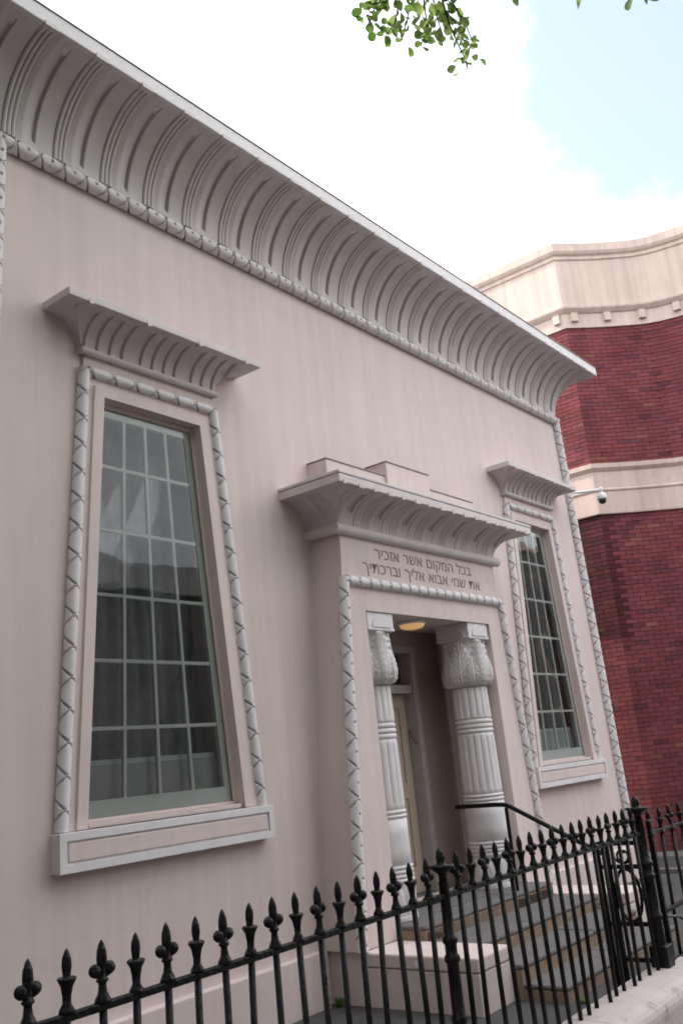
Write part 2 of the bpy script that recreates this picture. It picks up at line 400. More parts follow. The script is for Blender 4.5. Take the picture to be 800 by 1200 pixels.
def disp_main(u, s):
    d = np.zeros_like(s)
    for i in range(3):
        a = 0.03+i*0.085; t = (u-a)/0.085
        d = d-np.where((t > 0) & (t < 1), 0.017*np.sqrt(np.clip(1-(2*t-1)**2, 0, 1)), 0)
        d = d+0.014*band(u, a-0.010, a+0.010)
    d = d+0.014*band(u, 0.276, 0.296)
    d = d-0.010*np.clip(1-np.abs(u-0.40)/0.10, 0, 1)
    ends = np.clip((s-0.07)/0.015, 0, 1)*np.clip((0.87-s)/0.015, 0, 1)
    d = d+0.036*np.clip((u-0.46)/0.22, 0, 1)**1.3*band(u, 0.46, 0.684)*ends
    return d
COLS_MAIN = cove_cols([(0, .019, 2), (.019, .041, 6), (.041, .104, 6), (.104, .126, 6), (.126, .189, 6), (.189, .211, 6), (.211, .274, 6), (.274, .298, 6), (.298, .46, 6), (.46, .68, 10), (.68, .684, 2), (.684, 1, 5)])
def disp_hood(u, s):
    d = np.zeros_like(s)
    edges = [0, .34, .56, .78, 1.0001]
    for a, b in zip(edges[:-1], edges[1:]):
        t = (u-a)/(b-a)
        d = d+np.where((t >= 0) & (t < 1), 0.015*t**1.5-0.003*np.sin(PI*np.clip(t, 0, 1)), 0)
    for a in edges[:-1]: d = d+0.012*band(u, a+0.0, a+0.022, 0.008)
    return np.where(u > 0.9996, 0.0, d)
COLS_HOOD = cove_cols([(0, .022, 4), (.022, .338, 6), (.338, .362, 6), (.362, .558, 5), (.558, .582, 6), (.582, .778, 5), (.778, .802, 6), (.802, .992, 6), (.992, .998, 2), (.998, 1, 1)])
def disp_door(u, s):
    d = np.zeros_like(s)
    ends = np.clip((s-0.30)/0.02, 0, 1)*np.clip((0.93-s)/0.02, 0, 1)
    d = d+0.022*band(u, 0.50, 0.72)*ends
    d = d+0.012*band(u, 0.80, 0.83)
    d = d+0.012*band(u, 0.10, 0.125)+0.010*band(u, 0.20, 0.22)+0.010*band(u, 0.295, 0.315)
    d = d-0.008*np.clip(1-np.abs(u-0.40)/0.08, 0, 1)
    return d
COLS_DOOR = cove_cols([(0, .1, 3), (.1, .125, 5), (.125, .2, 2), (.2, .22, 5), (.22, .295, 2), (.295, .315, 5), (.315, .5, 5), (.5, .504, 2), (.504, .716, 5), (.716, .72, 2), (.72, .8, 2), (.8, .83, 5), (.83, 1, 3)])
def flat(u, s): return np.zeros_like(s)

def cavetto(holder, cx, base_y, w0, z0, H, flare_y, flare_x, back_y, period, start, disp, cols, beads, fascia, mm):
    """leaf panels along the front and both returns of a flared cornice"""
    full = {}
    a, b = cx-w0-flare_x, cx+w0+flare_x
    k = math.floor((a-start)/period)
    t = start+k*period
    FR = ((0, -base_y, z0), (1, 0, 0), (0, -1, 0))
    while t < b-1e-6:
        t0, t1 = max(t, a), min(t+period, b)
        u0, u1 = (t0-t)/period, (t1-t)/period
        cc = [u for u in cols if u0-1e-9 <= u <= u1+1e-9]
        if cc and cc[0] > u0+1e-4: cc = [u0]+cc
        if cc and cc[-1] < u1-1e-4: cc = cc+[u1]
        if len(cc) > 2:
            inside = t0 >= cx-w0 and t1 <= cx+w0 and u1-u0 > 0.999
            if inside and 'me' in full:
                link('leaf', full['me'], holder, (t-full['t'], 0, 0))
            else:
                P = cove_piece(FR, t, t+period, cx-w0, cx+w0, flare_y, flare_x, H, disp, cc)
                V, F = grid_mesh(P); F = [tuple(f) for f in F]; V = [tuple(v) for v in V]
                for ub in beads:
                    if u0 < ub-0.03 and ub+0.03 < u1:
                        xb = t+ub*period
                        V, F = join((V, F), box(xb-0.017, xb+0.017, -base_y-flare_y-0.012, -base_y-flare_y+0.03, z0+H-0.016, z0+H+0.020))
                o = obj('leaf', (V, F), mm, holder, smooth=False)
                if inside: full['me'] = o.data; full['t'] = t
        t += period
    for sgn in (-1, 1):
        # return along the side, from the wall to the mitre
        FRs = ((cx+sgn*w0, 0, z0), (0, -1, 0), (sgn, 0, 0))
        P = cove_piece(FRs, back_y, base_y+flare_y, -99, base_y, flare_x, flare_y, H,
                       lambda u, s: disp((u*(base_y+flare_y-back_y)/period) % 1.0, s), sorted(set(np.linspace(0, 1, max(24, int((base_y+flare_y-back_y)/period*60))).round(5))))
        fast_obj('return_leaf', P, mm, holder, smooth=False)

# main cornice
CORNICE = obj('cornice', join(bbox(C0-4.784, C0+4.784, -0.5784, 0.25, 5.2426, 5.3674, 0.008),
                             box(C0-4.784, C0-4.4, 0.245, 3.0, 5.244, 5.366), box(C0+4.4, C0+4.784, 0.245, 3.0, 5.244, 5.366)), TRIM, S)
cavetto(CORNICE, C0, 0.045, 4.335, 4.672, 0.572, 0.530, 0.445, -3.0, 0.4149, -1.217-0.165*0.4149/1.0-0.0, disp_main, COLS_MAIN, (0.0725, 0.1575, 0.2425), None, CORN)

# corner and frieze ropes
RB = 0.054
rope(S, (C0-4.36, -0.035, 4.612), (C0+4.36, -0.035, 4.612), RB, 0.1935, True, 0.35)
for sgn in (-1, 1):
    z0, z1 = -1.10, 4.60
    rope(S, (C0+sgn*(hw(z1)+0.050), -0.03, z1), (C0+sgn*(hw(z0)+0.050), -0.03, z0), RB, 0.1935, True)

# ---- windows
def window(w):
    slab_o = [(w-0.868, 0.0), (w+0.868, 0.0), (w+0.612, 3.20), (w-0.612, 3.20)]
    sur = fixnormals(obj('window_surround', poly_prism(slab_o, [trap(w, oh, 0.001, 2.899, -0.001)], -0.024, 0.01), STUCCO, S))
    arch = fixnormals(obj('architrave', poly_prism(trap(w, oh, 0.002, 2.9, 0.078, 0.075), [trap(w, oh, 0.002, 2.9, 0.0, 0.0)], -0.042, -0.02), STUCCO, sur))
    def tx(z): return 0.866-0.0820*z
    rope(S, (w-tx(3.06), -0.026, 3.085), (w-tx(0), -0.026, 0.0), 0.043, 0.198)
    rope(S, (w+tx(3.06), -0.026, 3.085), (w+tx(0), -0.026, 0.0), 0.043, 0.198)
    rope(S, (w-tx(3.06)+0.03, -0.027, 3.066), (w+tx(3.06)-0.03, -0.027, 3.066), 0.041, 0.198)
    # hood
    hood = obj('window_hood', join(bbox(w-0.929, w+0.929, -0.309, 0.05, 3.437, 3.499, 0.006)), CORN, S)
    cavetto(hood, w, 0.048, 0.655, 3.236, 0.204, 0.255, 0.268, 0.0, 0.5050, w-0.7529-0.05, disp_hood, COLS_HOOD, (0.10,), None, CORN)
    obj('hood_roll', join(tube([(w-0.655, -0.045, 3.212), (w+0.655, -0.045, 3.212)], 0.027, 14), tube([(w-0.64, 0.05, 3.212), (w-0.64, -0.04, 3.212)], 0.026, 10), tube([(w+0.64, 0.05, 3.212), (w+0.64, -0.04, 3.212)], 0.026, 10)), CORN, hood, smooth=False)
    # sill
    sill = obj('window_sill', bbox(w-0.920, w+0.920, -0.078, 0.12, -0.230, -0.004, 0.006), TRIM, S)
    x0, x1, z0, z1 = w-0.920, w+0.920, -0.230, -0.006
    fixnormals(obj('sill_frame', poly_prism([(x0, z0), (x1, z0), (x1, z1), (x0, z1)], [[(x0+.05, z0+.045), (x1-.05, z0+.045), (x1-.05, z1-.045), (x0+.05, z1-.045)]], -0.094, -0.07), TRIM, sill))
    obj('sill_panel', bbox(x0+.064, x1-.064, -0.089, -0.07, z0+.059, z1-.059, 0.007), STUCCO, sill)
    obj('inner_sill', box(w-0.66, w+0.66, -0.02, 0.072, 0.0005, 0.032), STUCCO, sill)
    # storm frame and glass
    win = fixnormals(obj('window', poly_prism(trap(w, oh, 0.034, 2.899, -0.001), [trap(w, oh, 0.052, 2.885, -0.020)], 0.050, 0.068), STUCCO, S))
    obj('storm_pane', box(0, 0, 0, 0, 0, 0) if False else ([(w-oh(.045)+.012, .0600, .045), (w+oh(.045)-.012, .0600, .045), (w+oh(2.89)-.012, .0600, 2.89), (w-oh(2.89)+.012, .0600, 2.89)], [(0, 1, 2, 3)]), GLASS, win)
    # sash: stiles, rails, glazing bars, panes
    def ih(z): return oh(z)-0.075
    rows = [0.16, 0.605, 1.05, 1.50, 1.962, 2.432, 2.81]
    fixnormals(obj('sash', poly_prism(trap(w, oh, 0.03, 2.895, 0.002), [trap(w, ih, rows[0], rows[-1])], 0.074, 0.110), SASH, win))
    cols = [-0.5, 0.0, 0.5]
    bw = 0.012
    for u in cols:
        V = [(w+u*ih(z)+dx, y, z) for z in (rows[0], rows[-1]) for y in (0.077, 0.103) for dx in (-bw, bw)]
        obj('glazing_bar', (V, box(0, 1, 0, 1, 0, 1)[1]), SASH, win)
    for z in rows[1:-1]:
        obj('glazing_bar', box(w-ih(z), w+ih(z), 0.079, 0.101, z-bw, z+bw), SASH, win)
    us = [-1]+cols+[1]
    for i in range(6):
        for j in range(4):
            z0, z1 = rows[i], rows[i+1]
            tlt = rng.uniform(-0.0035, 0.0035, 4)
            V = [(w+us[j]*ih(z0), .090+tlt[0], z0), (w+us[j+1]*ih(z0), .090+tlt[1], z0), (w+us[j+1]*ih(z1), .090+tlt[2], z1), (w+us[j]*ih(z1), .090+tlt[3], z1)]
            obj('pane', (V, [(0, 1, 2, 3)]), PANEG, win)
    # behind the glass
    xs = np.linspace(w-0.80, w+0.80, 150)
    fold = 0.018*np.sin(xs*46)+0.011*np.sin(xs*23+1.3)
    P = np.array([[(x+0.02*np.sin(z*2+x*7), 0.30+f*(1.0+0.3*np.sin(z*1.3)), z) for x, f in zip(xs, fold)] for z in np.linspace(0.36, 2.95, 26)])
    if w < 1: fast_obj('curtain', P, CURT, win)
    obj('blind_board', box(w-0.8, w+0.8, 0.16, 0.175, 0.0, 0.372), BOARD, win)
    obj('blind_rail', box(w-0.8, w+0.60, 0.155, 0.185, 0.374, 0.41), WHITE, win)
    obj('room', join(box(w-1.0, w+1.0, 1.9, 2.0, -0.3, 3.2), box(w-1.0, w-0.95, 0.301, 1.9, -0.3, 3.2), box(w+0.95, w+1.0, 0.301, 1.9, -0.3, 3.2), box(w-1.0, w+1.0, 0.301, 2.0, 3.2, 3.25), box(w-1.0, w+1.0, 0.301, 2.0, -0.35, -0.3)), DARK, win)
for w in WIN: window(w)

# ---- door block
BY = -0.33
def bh(z): return 1.34+0.0787*(1.77-z)
blk = [(C0-bh(-1.12), -1.12), (C0+bh(-1.12), -1.12), (C0+bh(2.2), 2.2), (C0-bh(2.2), 2.2)]
hole = [(C0-1.06, -1.121+0.002), (C0+1.06, -1.121+0.002), (C0+1.0567, 1.48), (C0-1.0567, 1.48)]
blk2 = [blk[0], hole[0], hole[3], hole[2], hole[1], blk[1], blk[2], blk[3]]
blk2 = [(C0-bh(-1.12), -1.12), (C0-1.06, -1.12), (C0-1.0567, 1.48), (C0+1.0567, 1.48), (C0+1.06, -1.12), (C0+bh(-1.12), -1.12), (C0+bh(2.2), 2.2), (C0-bh(2.2), 2.2)]
DB = fixnormals(obj('doorway_block', poly_prism(blk2, [], BY, 0.001), STUCCO, S))
rope(S, (C0-bh(1.74)+0.012, BY-0.006, 1.745), (C0-bh(-1.12)+0.012, BY-0.006, -1.12), 0.049, 0.232, True, 0.3)
rope(S, (C0+bh(1.74)-0.012, BY-0.006, 1.745), (C0+bh(-1.12)-0.012, BY-0.006, -1.12), 0.049, 0.232, True, 0.3)
rope(S, (C0-bh(1.72)+0.04, BY-0.007, 1.723), (C0+bh(1.72)-0.04, BY-0.007, 1.723), 0.046, 0.150)
DH = obj('doorway_hood', bbox(C0-1.678, C0+1.678, -0.663, 0.05, 2.445, 2.516, 0.005), CORN, S)
obj('hood_cap', bbox(C0-1.682, C0+1.682, -0.667, 0.05, 2.5205, 2.547, 0.004), CORN, DH)
obj('cap_core', box(C0-1.66, C0+1.66, -0.645, 0.04, 2.512, 2.524), CORN, DH)
cavetto(DH, C0, -BY+0.012, 1.345, 2.212, 0.236, 0.318, 0.330, 0.0, 0.42, C0-0.21, disp_door, COLS_DOOR, (0.155, 0.25, 0.65), None, CORN)
obj('hood_roll', tube([(C0-1.355, 0.02, 2.165), (C0-1.355, BY-0.018, 2.165)], 0.045, 16), CORN, DH)
obj('hood_roll', tube([(C0-1.398, BY-0.012, 2.165), (C0+1.398, BY-0.012, 2.165)], 0.047, 16), CORN, DH)
obj('hood_roll', tube([(C0+1.355, 0.02, 2.165), (C0+1.355, BY-0.018, 2.165)], 0.045, 16), CORN, DH)
obj('stepped_block', bbox(C0-1.263, C0+1.263, -0.22, 0.02, 2.545, 2.85, 0.006), STUCCO, DH)
obj('stepped_block', bbox(C0-0.37, C0+0.37, -0.25, 0.02, 2.546, 2.99, 0.006), STUCCO, DH)

obj('flashing', bbox(C0-1.270, C0+1.270, -0.228, 0.01, 2.8505, 2.860, 0.002), LEAD, DH)
obj('flashing', bbox(C0-0.378, C0+0.378, -0.258, 0.01, 2.9905, 3.000, 0.002), LEAD, DH)
obj('flashing', bbox(C0-4.790, C0+4.790, -0.585, 0.2, 5.368, 5.381, 0.003), LEAD, CORNICE)

# inscription
def text_mesh(body, width, cx, z, y):
    cv = bpy.data.curves.new('txt', 'FONT'); cv.body = body[::-1]; cv.size = 0.15; cv.extrude = 0.002; cv.resolution_u = 3; cv.space_word = 1.25; cv.offset = 0.0002
    to = bpy.data.objects.new('txt', cv); sc.collection.objects.link(to)
    bpy.context.view_layer.update()
    me = bpy.data.meshes.new_from_object(to.evaluated_get(bpy.context.evaluated_depsgraph_get()))
    bpy.data.objects.remove(to); bpy.data.curves.remove(cv)
    n = len(me.vertices); co = np.empty(n*3, np.float32); me.vertices.foreach_get('co', co); co = co.reshape(-1, 3)
    x0, x1 = co[:, 0].min(), co[:, 0].max()
    h = np.percentile(co[:, 1], 98)
    V = np.stack([cx+(co[:, 0]-(x0+x1)/2)*width/(x1-x0), y-co[:, 2], z+co[:, 1]*0.085/h], -1)
    # one object per carved letter
    par = list(range(n))
    def find(a):
        while par[a] != a: par[a] = par[par[a]]; a = par[a]
        return a
    for e_ in me.edges:
        a, b = find(e_.vertices[0]), find(e_.vertices[1])
        if a != b: par[a] = b
    comp = {}
    for v in range(n): comp.setdefault(find(v), []).append(v)
    groups = []
    for vs_ in sorted(comp.values(), key=lambda q: V[q, 0].min()):
        a, b = V[vs_, 0].min(), V[vs_, 0].max()
        if groups and a < groups[-1][1]-0.012: groups[-1][0].extend(vs_); groups[-1][1] = max(b, groups[-1][1])
        else: groups.append([list(vs_), b])
    polys = [tuple(p.vertices) for p in me.polygons]
    for vs_, _b in groups:
        ix = {v: k for k, v in enumerate(vs_)}
        obj('letter', (V[vs_], [tuple(ix[q] for q in p) for p in polys if p[0] in ix]), INK, DB)
    bpy.data.meshes.remove(me)
text_mesh('בכל המקום אשר אזכיר', 1.66, C0-0.005, 1.965, BY-0.0005)
text_mesh('את שמי אבוא אליך וברכתיך', 2.00, C0-0.03, 1.825, BY-0.0005)

# porch: floor, walls, ceiling, door
PORCH = fixnormals(obj('porch_wall', poly_prism([(C0-1.3, -1.02), (C0-0.60, -1.02), (C0-0.60, 1.33), (C0+0.60, 1.33), (C0+0.60, -1.02), (C0+1.3, -1.02), (C0+1.3, 1.7), (C0-1.3, 1.7)], [], 0.34, 0.75), PORCHP, S))
obj('porch_ceiling', box(C0-1.2, C0+1.2, -0.325, 0.35, 1.482, 1.56), PORCHP, S)
obj('porch_side', box(C0-1.20, C0-1.062, 0.0, 0.345, -1.02, 1.5), PORCHP, S)
obj('porch_side', box(C0+1.062, C0+1.20, 0.0, 0.345, -1.02, 1.5), PORCHP, S)
obj('porch_floor', box(C0-1.059, C0+1.059, -0.33, 0.75, -1.10, -1.021), TREAD, S)
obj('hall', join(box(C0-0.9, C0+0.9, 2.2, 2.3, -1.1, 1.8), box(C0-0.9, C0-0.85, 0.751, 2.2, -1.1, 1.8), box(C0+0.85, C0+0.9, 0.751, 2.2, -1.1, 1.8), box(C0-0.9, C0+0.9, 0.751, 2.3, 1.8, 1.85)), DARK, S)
DFR = obj('door_frame', join(box(C0-0.599, C0-0.52, 0.325, 0.70, -1.02, 1.329), box(C0+0.52, C0+0.599, 0.325, 0.70, -1.02, 1.329), box(C0-0.52, C0+0.52, 0.325, 0.70, 1.26, 1.329), box(C0-0.52, C0+0.52, 0.36, 0.52, 0.86, 0.94)), FRAMEP, S)
obj('transom_pane', ([(C0-0.52, .48, .94), (C0+.52, .48, .94), (C0+.52, .48, 1.26), (C0-.52, .48, 1.26)], [(0, 1, 2, 3)]), GLASS, DFR)
DR = obj('door', join(box(C0-0.515, C0-0.40, 0.455, 0.505, -1.015, 0.855), box(C0+0.40, C0+0.515, 0.455, 0.505, -1.015, 0.855), box(C0-0.40, C0+0.40, 0.455, 0.505, 0.72, 0.855), box(C0-0.4, C0+.4, .455, .505, -1.015, -.78), box(C0-0.4, C0+.4, .455, .505, -.15, 0.0)), DOORP, S)
obj('door_panel', bbox(C0-0.402, C0+0.402, 0.470, 0.500, -.782, -.148, 0.01), DOORP, DR)
obj('door_panel', bbox(C0-0.402, C0+0.402, 0.470, 0.500, -.002, 0.722, 0.01), DOORP, DR)
obj('handle', join(tube([(C0-0.45, .46, -.1), (C0-.45, .41, -.1)], .012), sphere((C0-.45, .405, -.1), .028)), STEEL, DR)
mz = tube([(C0+0.512, 0.43, 0.50), (C0+0.512, 0.36, 0.36)], 0.014, 8)
obj('mezuzah_case', mz, INK, DFR)

# columns
def column(cx, cy):
    col = obj('column', lathe([(0.205, -1.02), (0.205, -0.99), (0.195, -0.98)], cx, cy, 36), TRIM, S)
    # shaft with reeds and ring bands
    prof = []
    def seg(z0, z1, r0, r1, kind, n): 
        for i in range(n):
            t = i/(n-1); prof.append((z0+(z1-z0)*t, r0+(r1-r0)*t, kind, t))
    def ringband(z0, z1, r0, r1, k):
        for i in range(k):
            a = z0+(z1-z0)*i/k; b = z0+(z1-z0)*(i+1)/k
            for t in np.linspace(0, 1, 7): prof.append((a+(b-a)*t, r0+(r1-r0)*(i+t)/k-0.010+0.016*math.sqrt(max(0, 1-(2*t-1)**2)), 0, 0))
    seg(-0.98, -0.748, 0.198, 0.204, 2, 16)
    ringband(-0.738, -0.603, 0.201, 0.199, 4)
    seg(-0.597, -0.247, 0.197, 0.194, 0, 4)
    ringband(-0.242, -0.172, 0.193, 0.192, 2)
    seg(-0.165, 0.395, 0.189, 0.181, 1, 18)
    ringband(0.402, 0.535, 0.183, 0.181, 3)
    seg(0.542, 0.845, 0.180, 0.173, 1, 16)
    nt = 192; th = np.linspace(0, 2*PI, nt+1)
    P = []
    for z, r, kind, t in prof:
        rr = np.full(nt+1, r)
        if kind == 1:
            e = min(1, min(t, 1-t)*14)
            ph = (th*16/(2*PI)) % 1.0
            rr = rr+e*(0.016*np.sqrt(np.clip(1-(2*ph-1)**2*1.12, 0, 1))-0.012)
        elif kind == 2:
            ph = (th*10/(2*PI)) % 1.0; w_ = 0.5*math.sqrt(max(0, 1-t**1.6))+0.001
            petal = np.clip((w_-np.abs(ph-0.5))*12, 0, 1)
            rr = rr-0.02+0.022*petal
        P.append(np.stack([cx+rr*np.cos(th), cy+rr*np.sin(th), np.full(nt+1, z)], -1))
    fast_obj('shaft', np.array(P), TRIM, col)
    # leafy bell capital
    nz, nt = 90, 240; th = np.linspace(0, 2*PI, nt+1)
    zs = np.linspace(0.845, 1.325, nz)
    P = []
    for z in zs:
        t = (z-0.845)/0.48
        r = np.interp(t, [0, .04, .12, .24, .36, .5, .65, .8, .92, 1.0], [.176, .200, .226, .238, .236, .226, .214, .206, .203, .208])
        a8 = (th*6/(2*PI)+0.25) % 1.0; x = (a8-0.5)                      # tall palm leaves
        wid = 0.47*np.clip(math.sin(PI*min(1, (t+0.10)/1.12))**0.6, 0, 1)
        inside = np.clip((wid-np.abs(x))*22, 0, 1)
        vein = 0.5+0.5*np.cos(2*PI*(t*9-np.abs(x)*9.0))
        lobe = wid+0.03*np.sin(t*55)
        inside = np.clip((lobe-np.abs(x))*20, 0, 1)
        h = inside*(0.018+0.022*vein*np.clip(np.abs(x)*7, 0, 1)+0.018*np.clip(1-np.abs(x)*26, 0, 1))
        b8 = (th*6/(2*PI)+0.75) % 1.0; y = b8-0.5                        # short curled leaves between
        wl_ = 0.30*math.sqrt(max(0, 1-(t/0.62)**2)) if t < 0.62 else 0
        ins2 = np.clip((wl_-np.abs(y))*24, 0, 1)
        v2 = 0.5+0.5*np.cos(2*PI*(t*8-np.abs(y)*12))
        h = np.maximum(h, ins2*(0.028+0.022*v2*np.clip(np.abs(y)*9, 0, 1)+0.014*np.clip(1-np.abs(y)*26, 0, 1)))
        h = h*np.clip(t/0.05, 0, 1)*np.clip((1-t)/0.05, 0, 1)
        rr = r-0.024+h
        P.append(np.stack([cx+rr*np.cos(th), cy+rr*np.sin(th), np.full(nt+1, z)], -1))
    cap = fast_obj('capital', np.array(P), TRIM, col)
    ab = obj('abacus', bbox(cx-0.190, cx+0.190, cy-0.190, cy+0.190, 1.345, 1.4795, 0.006), TRIM, col)
    obj('abacus_lip', join(bbox(cx-0.196, cx+0.196, cy-0.196, cy+0.196, 1.318, 1.347, 0.007)), TRIM, ab)
    # half-round discs on the faces of the abacus
    def lun(nx, ny):
        r = 0.135; pts = [(r*math.cos(a), 1.347+0.85*r*math.sin(a)) for a in np.linspace(0, PI, 15)]
        tx, ty = -ny, nx
        R0 = [(cx+nx*0.188+tx*p, cy+ny*0.188+ty*p, q) for p, q in pts]; R1 = [(cx+nx*0.203+tx*p*.96, cy+ny*0.203+ty*p*.96, 1.347+(q-1.347)*.96) for p, q in pts]
        return loft([R0, R1])
    obj('lunette', join(lun(0, -1), lun(-1, 0), lun(1, 0)), TRIM, ab)
for sx in (-1, 1): column(C0+sx*0.835, -0.125)

# ------------------------------------------------------------------ entrance steps
ST = thing('entrance_steps', 'stone steps with orange sandstone risers and grey treads between two low painted blocks', 'steps', (C0, -0.9, -1.49))
XS0, XS1 = C0-1.085, C0+1.085
edge_y = [-0.60, -1.03, -1.38, -1.71]; zt = [-1.02, -1.14, -1.26, -1.38]
prev = -0.331
for i, (y, z) in enumerate(zip(edge_y, zt)):
    cuts = [XS0, C0-0.40+0.2*(i % 2), C0+0.36-0.1*i, XS1]
    for a, b in zip(cuts[:-1], cuts[1:]):
        obj('tread', bbox(a+0.002, b-0.002, y-0.008, prev+0.01, z-0.035+random.uniform(-.002, .002), z+random.uniform(-.005, .004), 0.014), TREAD, ST)
        obj('riser', bbox(a+0.001, b-0.001, y, prev-0.003, -1.50, z-0.037, 0.004), SANDST, ST)
    prev = y
obj('core', box(XS0+0.01, XS1-0.01, -0.60, -0.34, -1.48, -1.07), TREAD, ST)
for sgn in (-1, 1):
    a, b = (C0-1.54, C0-1.088) if sgn < 0 else (C0+1.088, C0+1.54)
    sb = obj('side_block', bbox(a, b, -1.31, -0.335, -1.50, -1.225, 0.012), STUCCO, ST)
    obj('block_cap', bbox(a-0.006, b+0.006, -1.316, -0.332, -1.222, -1.125, 0.014), STUCCO, sb)
    if sgn < 0:
        obj('block_root', bbox(a+0.002, b, -0.330, 0.0, -1.50, -1.124, 0.01), STUCCO, sb)
        obj('paint_mark', ([(a-0.008, -0.86, -1.20), (a-0.008, -0.80, -1.205), (a-0.008, -0.79, -1.16), (a-0.008, -0.85, -1.15)], [(0, 1, 2, 3)]), WHITE, sb)

# handrail
HR = thing('handrail', 'black iron pipe handrail sloping down beside the right-hand column', 'handrail', (3.6, -1.42, -1.49))
def bez(p0, p1, p2, n=6): return [tuple((1-t)**2*np.array(p0)+2*t*(1-t)*np.array(p1)+t*t*np.array(p2)) for t in np.linspace(0, 1, n)]
rail_pts = [(3.6, 0.02, -0.268), (3.6, -0.40, -0.268)]+bez((3.6, -0.46, -0.27), (3.6, -0.53, -0.27), (3.6, -0.60, -0.312))[1:]+[(3.6, -0.92, -0.48), (3.6, -1.42, -0.735)]
obj('rail', tube(rail_pts, 0.021, 12), IRON, HR, smooth=True)
obj('post', tube([(3.6, -0.52, -1.03), (3.6, -0.52, -0.30)], 0.017, 10), IRON, HR)
obj('post', tube([(3.6, -1.42, -1.27), (3.6, -1.42, -0.735)], 0.024, 10), IRON, HR)
obj('bracket', join(tube([(3.6, 0.02, -0.268), (3.74, 0.02, -0.268)], 0.014, 8)), IRON, HR)

# ------------------------------------------------------------------ base wall, fence and gate
YF = -2.40
BWT = thing('fence_wall', 'low rounded pink rendered wall carrying the black railings', 'wall', (-0.5, YF, -1.55))
def coping_ring(x, s=1.0):
    pts = [(-2.30, -1.60), (-2.30, -1.262)]+[(-2.335+0.035*math.cos(a), -1.262+0.032*math.sin(a)) for a in np.linspace(0.2, PI/2, 4)]
    pts += [(-2.50, -1.232)]+[(-2.57-0.09*math.sin(a), -1.325+0.09*math.cos(a)) for a in np.linspace(0.1, PI/2, 6)]+[(-2.66, -1.60)]
    return [(x, y, z) for y, z in pts]
cx_ = [-3.9, -2.2, -0.55, 0.75, 2.17]
for a, b in zip(cx_[:-1], cx_[1:]):
    obj('coping_block', loft([coping_ring(a+0.003), coping_ring(b-0.003)]), COPING, BWT, smooth=False)
obj('coping_end', loft([coping_ring(2.174), coping_ring(2.30), [(2.36, y, min(z, -1.36)) for _, y, z in coping_ring(0)]]), COPING, BWT)

def finial_mesh(kind):
    if kind == 0:      # spear with side lobes
        parts = [lathe([(0.027, 0.0), (0.024, 0.012), (0.015, 0.03), (0.012, 0.052), (0.013, 0.058), (0.019, 0.062), (0.019, 0.069), (0.012, 0.074), (0.014, 0.10), (0.0165, 0.125), (0.015, 0.148), (0.009, 0.168), (0.002, 0.18)], 0, 0, 10),
                 sphere((0.027, 0, 0.096), 0.020, 9, 6), sphere((-0.027, 0, 0.096), 0.020, 9, 6),
                 tube([(-0.03, 0, 0.083), (0, 0, 0.075), (0.03, 0, 0.083)], 0.008, 6)]
    else:              # spear rising from a flared cup
        parts = [lathe([(0.025, 0.0), (0.023, 0.012), (0.013, 0.028), (0.014, 0.05), (0.019, 0.075), (0.030, 0.094), (0.027, 0.099), (0.012, 0.097), (0.012, 0.105), (0.0155, 0.130), (0.014, 0.15), (0.008, 0.168), (0.002, 0.178)], 0, 0, 10)]
    parts.append(tube([(0, 0, -0.86), (0, 0, 0.005)], 0.0128, 8))
    V, F = join(*parts)
    me = mesh_from('picket', V, F, IRON, True)
    return me
PK = [finial_mesh(0), finial_mesh(1)]
FE = thing('iron_fence', 'black wrought iron railings with alternating spear finials on low wall before the facade', 'fence', (-0.5, YF, -1.23))
ZR = -0.405
def picket(parent, x, kind, y=YF, z=ZR):
    o = link('picket', PK[kind], parent, tuple(np.array([x, y, z])-ORG[parent]))
    o.rotation_euler = (random.uniform(-.018, .018), random.uniform(-.018, .018), random.uniform(-.25, .25))
    return o
for k in range(-5, 36):
    x = -2.642+0.1297*k
    if k == 17: continue
    picket(FE, x, k % 2, z=ZR+random.uniform(-.003, .003))
obj('top_rail', join(bbox(-3.35, -0.52, YF-0.013, YF+0.013, ZR-0.020, ZR+0.004, 0.004), bbox(-0.54, 2.0, YF-0.013, YF+0.013, ZR-0.018, ZR+0.007, 0.004), bbox(-0.60, -0.50, YF-0.017, YF+0.017, ZR-0.024, ZR+0.010, 0.005)), IRON, FE)
def big_post(parent, x, y, top, r=0.03, name='post'):
    p = obj(name, lathe([(r*1.5, -1.235), (r*1.5, -1.17), (r*1.15, -1.15), (r*1.1, -0.95), (r*1.35, -0.94), (r*1.35, -0.92), (r*1.1, -0.91), (r*1.0, -0.70), (r*1.3, -0.69), (r*1.3, -0.67), (r, -0.66), (r, -0.62), (r*1.3, -0.61), (r*1.3, -0.59), (r*.95, -0.58), (r*.85, top-0.16), (r*1.1, top-0.155)], x, y, 14), IRON, parent, smooth=True)
    obj('finial', lathe([(r*.75, top-0.16), (r*.7, top-0.13), (r*.9, top-0.115), (r*2.2, top-0.088), (r*2.25, top-0.080), (r*.8, top-0.078), (r*.75, top-0.06), (r*.85, top-0.045), (r*.6, top-0.02), (r*.1, top)], x, y, 14), IRON, p, smooth=True)
big_post(FE, -0.437, YF, -0.195, 0.028)

